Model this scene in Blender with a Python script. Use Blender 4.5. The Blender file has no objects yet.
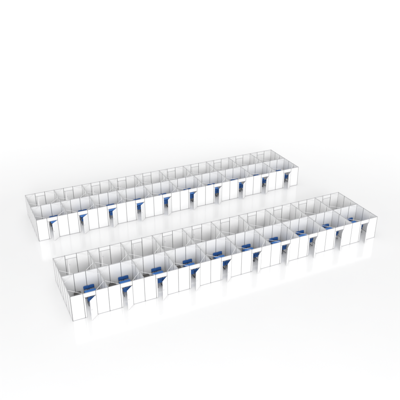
import bpy, bmesh, math, random
random.seed(4)
from mathutils import Vector, Matrix

# ------------------------------------------------------------------ scene
sc = bpy.context.scene
col = sc.collection
R = math.radians
H = 2.32            # wall height
DEPTH = 13.405      # distance between the fronts of the two blocks
DOOR_H = 1.90

# -------------------------------------------------------------- materials
def new_mat(name):
    m = bpy.data.materials.new(name)
    m.use_nodes = True
    nt = m.node_tree
    b = nt.nodes['Principled BSDF']
    return m, nt, b

def mat(name, col_a, col_b, rough, metal=0.0, scale=3.0, bump=0.0, bump_scale=60.0, spec=0.5):
    """Principled material whose colour drifts gently between two tones of the same paint."""
    m, nt, b = new_mat(name)
    N, L = nt.nodes, nt.links
    tc = N.new('ShaderNodeTexCoord')
    info = N.new('ShaderNodeObjectInfo')
    add = N.new('ShaderNodeVectorMath'); add.operation = 'ADD'
    L.new(tc.outputs['Object'], add.inputs[0])
    mul = N.new('ShaderNodeMath'); mul.operation = 'MULTIPLY'; mul.inputs[1].default_value = 37.0
    L.new(info.outputs['Random'], mul.inputs[0])
    L.new(mul.outputs[0], add.inputs[1])
    nz = N.new('ShaderNodeTexNoise'); nz.inputs['Scale'].default_value = scale
    nz.inputs['Detail'].default_value = 4
    L.new(add.outputs[0], nz.inputs['Vector'])
    mix = N.new('ShaderNodeMix'); mix.data_type = 'RGBA'
    mix.inputs['A'].default_value = (*col_a, 1); mix.inputs['B'].default_value = (*col_b, 1)
    L.new(nz.outputs['Fac'], mix.inputs['Factor'])
    L.new(mix.outputs['Result'], b.inputs['Base Color'])
    b.inputs['Roughness'].default_value = rough
    b.inputs['Metallic'].default_value = metal
    b.inputs['Specular IOR Level'].default_value = spec
    if bump:
        n2 = N.new('ShaderNodeTexNoise'); n2.inputs['Scale'].default_value = bump_scale
        L.new(add.outputs[0], n2.inputs['Vector'])
        bp = N.new('ShaderNodeBump'); bp.inputs['Strength'].default_value = bump
        bp.inputs['Distance'].default_value = 0.004
        L.new(n2.outputs['Fac'], bp.inputs['Height'])
        L.new(bp.outputs['Normal'], b.inputs['Normal'])
    return m

M = {
    'panel': mat('white_laminate', (.81, .81, .815), (.85, .85, .85), .35, scale=.8),
    'alu':   mat('anodised_aluminium', (.20, .20, .205), (.27, .27, .275), .45, metal=.5, scale=6),
    'rail':  mat('rail_aluminium', (.42, .42, .43), (.52, .52, .53), .45, metal=.3, scale=6),
    'brace': mat('brace_white', (.66, .66, .67), (.74, .74, .75), .4, scale=6),
    'blue':  mat('blue_laminate', (.018, .145, .47), (.023, .165, .52), .30, scale=5),
    'navy':  mat('navy_edge', (.010, .035, .14), (.014, .045, .17), .45, scale=6),
    'cloth': mat('blue_upholstery', (.015, .095, .33), (.020, .115, .39), .75, scale=14, bump=.5, bump_scale=240),
    'chrome': mat('chrome_tube', (.72, .73, .75), (.80, .80, .82), .18, metal=1.0, scale=8),
    'dark':  mat('dark_steel', (.030, .032, .037), (.045, .047, .052), .5, metal=.3, scale=8),
    'cabinet': mat('cabinet_grey', (.085, .082, .079), (.115, .110, .106), .5, scale=5),
}

# floor: glossy white showroom floor
mf, nt, b = new_mat('polished_white_floor')
N, L = nt.nodes, nt.links
tc = N.new('ShaderNodeTexCoord')
nz = N.new('ShaderNodeTexNoise'); nz.inputs['Scale'].default_value = .35; nz.inputs['Detail'].default_value = 5
L.new(tc.outputs['Object'], nz.inputs['Vector'])
mr = N.new('ShaderNodeMapRange')
mr.inputs['To Min'].default_value = .12; mr.inputs['To Max'].default_value = .16
L.new(nz.outputs['Fac'], mr.inputs['Value'])
L.new(mr.outputs['Result'], b.inputs['Roughness'])
mx = N.new('ShaderNodeMix'); mx.data_type = 'RGBA'
mx.inputs['A'].default_value = (.785, .785, .79, 1); mx.inputs['B'].default_value = (.80, .80, .80, 1)
L.new(nz.outputs['Fac'], mx.inputs['Factor'])
L.new(mx.outputs['Result'], b.inputs['Base Color'])
b.inputs['IOR'].default_value = 2.1
M['floor'] = mf

# ---------------------------------------------------------------- helpers
def link(name, bm, m, parent=None, smooth=False):
    me = bpy.data.meshes.new(name)
    bmesh.ops.recalc_face_normals(bm, faces=bm.faces[:])
    bm.to_mesh(me); bm.free()
    if smooth:
        for p in me.polygons: p.use_smooth = True
    me.materials.append(m)
    o = bpy.data.objects.new(name, me)
    col.objects.link(o)
    o.parent = parent
    return o

def put(name, src, parent, loc=(0, 0, 0), rz=0.0):
    """another copy of a part, sharing its mesh"""
    o = bpy.data.objects.new(name, src.data)
    col.objects.link(o); o.parent = parent
    o.location = loc; o.rotation_euler = (0, 0, rz)
    return o

def box(bm, x0, x1, y0, y1, z0, z1, bev=0.0, seg=2):
    t = bmesh.new()
    bmesh.ops.create_cube(t, size=1)
    for v in t.verts:
        v.co = Vector((x0 + (v.co.x + .5) * (x1 - x0), y0 + (v.co.y + .5) * (y1 - y0), z0 + (v.co.z + .5) * (z1 - z0)))
    if bev:
        bmesh.ops.bevel(t, geom=t.edges[:], offset=bev, segments=seg, affect='EDGES', profile=.6)
    me = bpy.data.meshes.new('tmp'); t.to_mesh(me); t.free()
    bm.from_mesh(me); bpy.data.meshes.remove(me)
    return bm

def prism(bm, pts, z0, z1):
    lo = [bm.verts.new((x, y, z0)) for x, y in pts]
    hi = [bm.verts.new((x, y, z1)) for x, y in pts]
    n = len(pts)
    bm.faces.new(lo[::-1]); bm.faces.new(hi)
    for i in range(n):
        bm.faces.new((lo[i], lo[(i + 1) % n], hi[(i + 1) % n], hi[i]))
    return bm

def tube(bm, pts, r, n=8):
    pts = [Vector(p) for p in pts]
    rings = []
    for i, p in enumerate(pts):
        d = (pts[min(i + 1, len(pts) - 1)] - pts[max(i - 1, 0)]).normalized()
        a = Vector((0, 0, 1)) if abs(d.z) < .9 else Vector((1, 0, 0))
        u = d.cross(a).normalized(); w = d.cross(u)
        rings.append([bm.verts.new(p + r * (math.cos(2 * math.pi * k / n) * u + math.sin(2 * math.pi * k / n) * w)) for k in range(n)])
    for A, B in zip(rings, rings[1:]):
        for k in range(n):
            bm.faces.new((A[k], A[(k + 1) % n], B[(k + 1) % n], B[k]))
    bm.faces.new(rings[0][::-1]); bm.faces.new(rings[-1])
    return bm

def thing(name, loc, rz=0.0):
    o = bpy.data.objects.new(name, None)
    o.empty_display_size = .2
    col.objects.link(o); o.location = loc; o.rotation_euler = (0, 0, rz)
    return o

def tag(o, label, cat, group=None):
    o['label'] = label; o['category'] = cat
    if group: o['group'] = group
    return o

def copy_tree(o, parent=None):
    c = o.copy(); col.objects.link(c); c.parent = parent
    for ch in kids[o.name]:
        copy_tree(ch, c)
    return c
kids = {}
def remember(o):
    kids[o.name] = list(o.children)
    for ch in o.children: remember(ch)

ORD = ['first', 'second', 'third', 'fourth', 'fifth', 'sixth', 'seventh', 'eighth', 'ninth', 'tenth']

# ------------------------------------------------------------------ floor
bm = bmesh.new()
bmesh.ops.create_grid(bm, x_segments=1, y_segments=1, size=700)
fl = link('floor', bm, M['floor']); fl['kind'] = 'structure'

# ---------------------------------------------------- booth part templates
PW = .022                                          # half width of a post

def make_panel():                                  # one metre bay, runs along +x from a post centre
    return box(bmesh.new(), PW + .001, 1 - PW - .001, -.009, .009, .046, H - .046)
def make_post():
    pts = [(PW * math.cos(R(22.5 + 45 * k)) * 1.06, PW * math.sin(R(22.5 + 45 * k)) * 1.06) for k in range(8)]
    return prism(bmesh.new(), pts, 0, H + .004)
def make_rail(z0, z1):
    return box(bmesh.new(), PW + .0015, 1 - PW - .0015, -.017, .017, z0, z1, .004, 1)
def make_brace():                                  # flat bar in the top plane, one metre along each wall
    l = math.sqrt(2)
    return box(bmesh.new(), .05, l - .05, -.012, .012, H - .032, H - .008, .003, 1)
def make_header():
    bm = box(bmesh.new(), PW + .001, 1 - PW - .001, -.009, .009, DOOR_H + .045, H - .046)
    return bm
def make_jamb():                                   # narrow fixed strip on the latch side
    return box(bmesh.new(), PW + .001, .118, -.010, .010, .046, DOOR_H)
def make_frame():                                  # lintel and two uprights of the doorway
    bm = bmesh.new()
    box(bm, PW + .001, 1 - PW - .001, -.019, .019, DOOR_H + .002, DOOR_H + .043, .004, 1)
    box(bm, .120, .146, -.019, .019, .004, DOOR_H, .004, 1)
    return bm
LEAF = .80
def make_leaf():                                   # origin on the hinge, leaf runs along -x when shut
    bm = box(bmesh.new(), -LEAF, -.004, -.018, .018, .022, DOOR_H - .012, .003, 1)
    return bm
def make_handle():
    bm = bmesh.new()
    for s in (-1, 1):
        tube(bm, [(-LEAF + .07, s * .018, 1.0), (-LEAF + .07, s * .062, 1.0), (-LEAF + .18, s * .062, 1.0)], .010)
        box(bm, -LEAF + .045, -LEAF + .095, min(s * .0185, s * .024), max(s * .0185, s * .024), .93, 1.06)
    return bm

store = thing('template_store', (0, 0, 0))
T = {}
for key, bm_, m_ in [('wall_panel', make_panel(), 'panel'), ('post', make_post(), 'alu'),
                     ('top_rail', make_rail(H - .044, H - .002), 'rail'), ('bottom_rail', make_rail(.004, .044), 'rail'),
                     ('corner_brace', make_brace(), 'brace'), ('door_header', make_header(), 'panel'),
                     ('door_jamb', make_jamb(), 'panel'), ('door_frame', make_frame(), 'rail'),
                     ('door', make_leaf(), 'panel'), ('door_handle', make_handle(), 'chrome')]:
    T[key] = link(key, bm_, M[m_], store)

def bay(p, x, y, rz, post=True):
    """a post, a panel and the rails of one metre of wall, running from (x, y) along rz"""
    if post: put('post', T['post'], p, (x, y, 0))
    put('wall_panel', T['wall_panel'], p, (x, y, 0), rz)
    put('top_rail', T['top_rail'], p, (x, y, 0), rz)
    put('bottom_rail', T['bottom_rail'], p, (x, y, 0), rz)

def door_bay(p, x, y, rz, ang, hinge_y=-.030):
    put('post', T['post'], p, (x, y, 0))
    put('door_header', T['door_header'], p, (x, y, 0), rz)
    put('door_jamb', T['door_jamb'], p, (x, y, 0), rz)
    put('door_frame', T['door_frame'], p, (x, y, 0), rz)
    put('top_rail', T['top_rail'], p, (x, y, 0), rz)
    c, s = math.cos(rz), math.sin(rz)
    hx, hy = .972, hinge_y
    d = put('door', T['door'], p, (x + c * hx - s * hy, y + s * hx + c * hy, 0), rz + ang)
    put('door_handle', T['door_handle'], d)

def booth(x0, y0, back, last, label, group):
    """3 m x 3 m booth; local origin is the middle of its floor. A back booth is the front one turned
    round for its doorway, and closes on to the shared middle wall in front of it."""
    p = thing('exhibition_booth', (x0 + 1.5, y0 + 1.5, 0))
    tag(p, label, 'booth', group)
    a = -1.5
    if not back:
        bay(p, a, a, 0); door_bay(p, a + 1, a, 0, R(42 + random.uniform(-1.5, 1.5))); bay(p, a + 2, a, 0)       # front with doorway
        for k in range(3): bay(p, a + k, 1.5, 0)                                  # middle wall
        for k in range(3): bay(p, a, a + k, math.pi / 2, post=k > 0)              # left partition
        if last:
            for k in range(3): bay(p, 1.5, a + k, math.pi / 2)
            put('post', T['post'], p, (1.5, 1.5, 0))
    else:
        bay(p, a, 1.5, 0)
        door_bay(p, a + 1, 1.5, 0, R(-42 + random.uniform(-1.5, 1.5)), hinge_y=.030)
        bay(p, a + 2, 1.5, 0)
        for k in range(3): bay(p, a, a + k, math.pi / 2, post=k > 0)
        if last:
            for k in range(3): bay(p, 1.5, a + k, math.pi / 2, post=k > 0)
            put('post', T['post'], p, (1.5, 1.5, 0))
    q = R(45)
    for cx, cy, rz in ((a, a + 1, -q), (1.5 - 1, a, q), (a, 1.5 - 1, q), (1.5 - 1, 1.5, -q)):
        put('corner_brace', T['corner_brace'], p, (cx, cy, 0), rz)
    return p

def booth_label(k, row, block):
    if k == 0: return f'leftmost white booth in the {row} row of the {block} block, outer end wall showing'
    if k == 9: return f'rightmost white booth in the {row} row of the {block} block, inside of end wall showing'
    return f'{ORD[k]} white panel booth from the left in the {row} row of the {block} block'

blocks = [('nearer', 0.0), ('farther', DEPTH)]
for bname, y0 in blocks:
    for k in range(10):
        booth(3 * k, y0, False, k == 9, booth_label(k, 'front', bname), f'front row booths of the {bname} block')
    for k in range(10):
        booth(3 * k, y0 + 3, True, k == 9, booth_label(k, 'back', bname), f'back row booths of the {bname} block')

# -------------------------------------------------------------- furniture
def rounded(w, d, r, n=5):
    pts = []
    for cx, cy, a0 in ((w / 2 - r, d / 2 - r, 0), (-w / 2 + r, d / 2 - r, 90), (-w / 2 + r, -d / 2 + r, 180), (w / 2 - r, -d / 2 + r, 270)):
        for i in range(n + 1):
            a = R(a0 + 90 * i / n)
            pts.append((cx + r * math.cos(a), cy + r * math.sin(a)))
    return pts

def make_table():
    t = thing('blue_table', (0, 0, 0))
    w, d = .92, .80
    link('table_top', prism(bmesh.new(), rounded(w, d, .05), .722, .750), M['blue'], t)
    bm = bmesh.new()
    prism(bm, rounded(w - .04, d - .04, .04), .640, .7215)
    link('apron', bm, M['navy'], t)
    for sx in (-1, 1):
        for sy in (-1, 1):
            bm = box(bmesh.new(), sx * (w / 2 - .06) - .025, sx * (w / 2 - .06) + .025, sy * (d / 2 - .06) - .025, sy * (d / 2 - .06) + .025, .0, .6395, .005, 1)
            link('leg', bm, M['dark'], t)
    link('modesty_panel', box(bmesh.new(), -w / 2 + .09, w / 2 - .09, -.009, .009, .42, .6393), M['navy'], t)
    return t

def make_chair():                                  # faces -y
    t = thing('blue_chair', (0, 0, 0))
    bm = box(bmesh.new(), -.225, .225, -.225, .200, .435, .485, .022, 3)
    link('seat', bm, M['cloth'], t, smooth=True)
    # gently curved backrest
    bm = bmesh.new()
    n = 8; rows = [(.61, .206), (.70, .218), (.85, .238), (.91, .248)]
    grid = {}
    for side, off in ((0, 0.0), (1, .032)):
        for j, (z, y) in enumerate(rows):
            for i in range(n + 1):
                u = -1 + 2 * i / n
                wid = .215 if j in (0, 3) else .228
                grid[side, j, i] = bm.verts.new((u * wid, y + off - .035 * u * u, z))
    for j in range(3):
        for i in range(n):
            for s in (0, 1):
                bm.faces.new([grid[s, j, i], grid[s, j, i + 1], grid[s, j + 1, i + 1], grid[s, j + 1, i]])
    for i in range(n):
        for j in (0, 3):
            bm.faces.new([grid[0, j, i], grid[0, j, i + 1], grid[1, j, i + 1], grid[1, j, i]])
    for j in range(3):
        for i in (0, n):
            bm.faces.new([grid[0, j, i], grid[0, j + 1, i], grid[1, j + 1, i], grid[1, j, i]])
    link('backrest', bm, M['cloth'], t, smooth=True)
    bm = bmesh.new()
    for s in (-1, 1):                              # cantilever tube on each side
        x = s * .205
        tube(bm, [(x, .24, .72), (x, .215, .58), (x, .20, .455), (x * 1.03, .23, .02), (x * 1.03, .21, .013), (x * 1.03, -.21, .013), (x * 1.03, -.23, .03), (x, -.20, .43)], .0125)
    tube(bm, [(-.205, -.19, .425), (.205, -.19, .425)], .011)
    tube(bm, [(-.205, .17, .425), (.205, .17, .425)], .011)
    link('frame', bm, M['dark'], t, smooth=True)
    return t

def make_cabinet():
    t = thing('low_cabinet', (0, 0, 0))
    link('body', box(bmesh.new(), -.28, .28, -.19, .20, .02, .50, .006, 1), M['cabinet'], t)
    link('plinth', box(bmesh.new(), -.26, .26, -.17, .18, 0, .0195), M['dark'], t)
    for z in (.06, .28):
        f = link('drawer', box(bmesh.new(), -.265, .265, -.205, -.1905, z, z + .20, .004, 1), M['cabinet'], t)
        link('handle', box(bmesh.new(), -.07, .07, -.222, -.2055, z + .13, z + .145, .003, 1), M['chrome'], f)
    return t

tb, ch, cb = make_table(), make_chair(), make_cabinet()
for o in (tb, ch, cb): remember(o)
used = set()
def place(src, loc, rz, label, cat, group):
    o = src if src.name not in used else copy_tree(src)
    used.add(src.name)
    o.location = loc; o.rotation_euler = (0, 0, rz)
    tag(o, label, cat, group)
    return o
for bname, y0 in blocks:
    for k in range(10):
        x = 3 * k
        w = f'{ORD[k]} front booth from the left, {bname} block'
        place(tb, (x + 2.08, y0 + 2.10, 0), 0, f'blue table with navy edge in the {w}', 'table', 'blue tables in the front row booths')
        for sx, dx in (('left', -.23), ('right', .23)):
            place(ch, (x + 2.11 + dx, y0 + 2.64, 0), R(random.uniform(-4, 4)), f'far {sx} blue chair at table in the {w}', 'chair', 'blue chairs around the tables')
            place(ch, (x + 2.09 + dx, y0 + 1.49, 0), R(180 + random.uniform(-4, 4)), f'near {sx} blue chair at table in the {w}', 'chair', 'blue chairs around the tables')
        place(cb, (x + 1.12, y0 + 2.74, 0), 0, f'dark grey cabinet beside table, {w}', 'cabinet', 'grey cabinets in the front row booths')

for o in list(store.children): bpy.data.objects.remove(o)
bpy.data.objects.remove(store)

# ----------------------------------------------------------------- lights
w = bpy.data.worlds.new('World'); sc.world = w; w.use_nodes = True
bg = w.node_tree.nodes['Background']
# white surround, added light: low band whitens far floor, dim midway, brightest overhead
wn, wl = w.node_tree.nodes, w.node_tree.links
tc = wn.new('ShaderNodeTexCoord'); sep = wn.new('ShaderNodeSeparateXYZ'); rmp = wn.new('ShaderNodeValToRGB')
wl.new(tc.outputs['Generated'], sep.inputs[0]); wl.new(sep.outputs['Z'], rmp.inputs['Fac'])
cr = rmp.color_ramp
for e, (p_, v_) in zip([cr.elements[0], cr.elements[1]] + [cr.elements.new(.5), cr.elements.new(.6)],
                       [(.34, .74), (.90, 1.0), (.44, .30), (.60, .32)]):
    e.position = p_; e.color = (v_, v_, v_, 1)
wl.new(rmp.outputs['Color'], bg.inputs['Color']); bg.inputs['Strength'].default_value = 1.75

def area(name, loc, target, size, energy):
    l = bpy.data.lights.new(name, 'AREA'); l.shape = 'DISK'; l.size = size; l.energy = energy
    o = bpy.data.objects.new(name, l); col.objects.link(o); o.location = loc
    o.rotation_euler = (Vector(target) - Vector(loc)).to_track_quat('-Z', 'Y').to_euler()
    return o
area('added_front_light', (-35, -186, 78), (15, 8, 0), 80, 225000)  # unseen area light added to whiten the front and left-facing walls

# ----------------------------------------------------------------- camera
cam = bpy.data.cameras.new('camera'); co = bpy.data.objects.new('camera', cam); col.objects.link(co)
co.location = (-5.9206, -35.6412, 28.1516)
co.rotation_euler = (1.1033174, 0, -.4428982)
cam.sensor_width = 36; cam.lens = 558.946 / 400 * 36
cam.clip_end = 3000
sc.camera = co

sc.view_settings.view_transform = 'Standard'; sc.view_settings.look = 'None'
sc.view_settings.gamma = 1; sc.view_settings.exposure = .0

sc.cycles.diffuse_bounces = 3
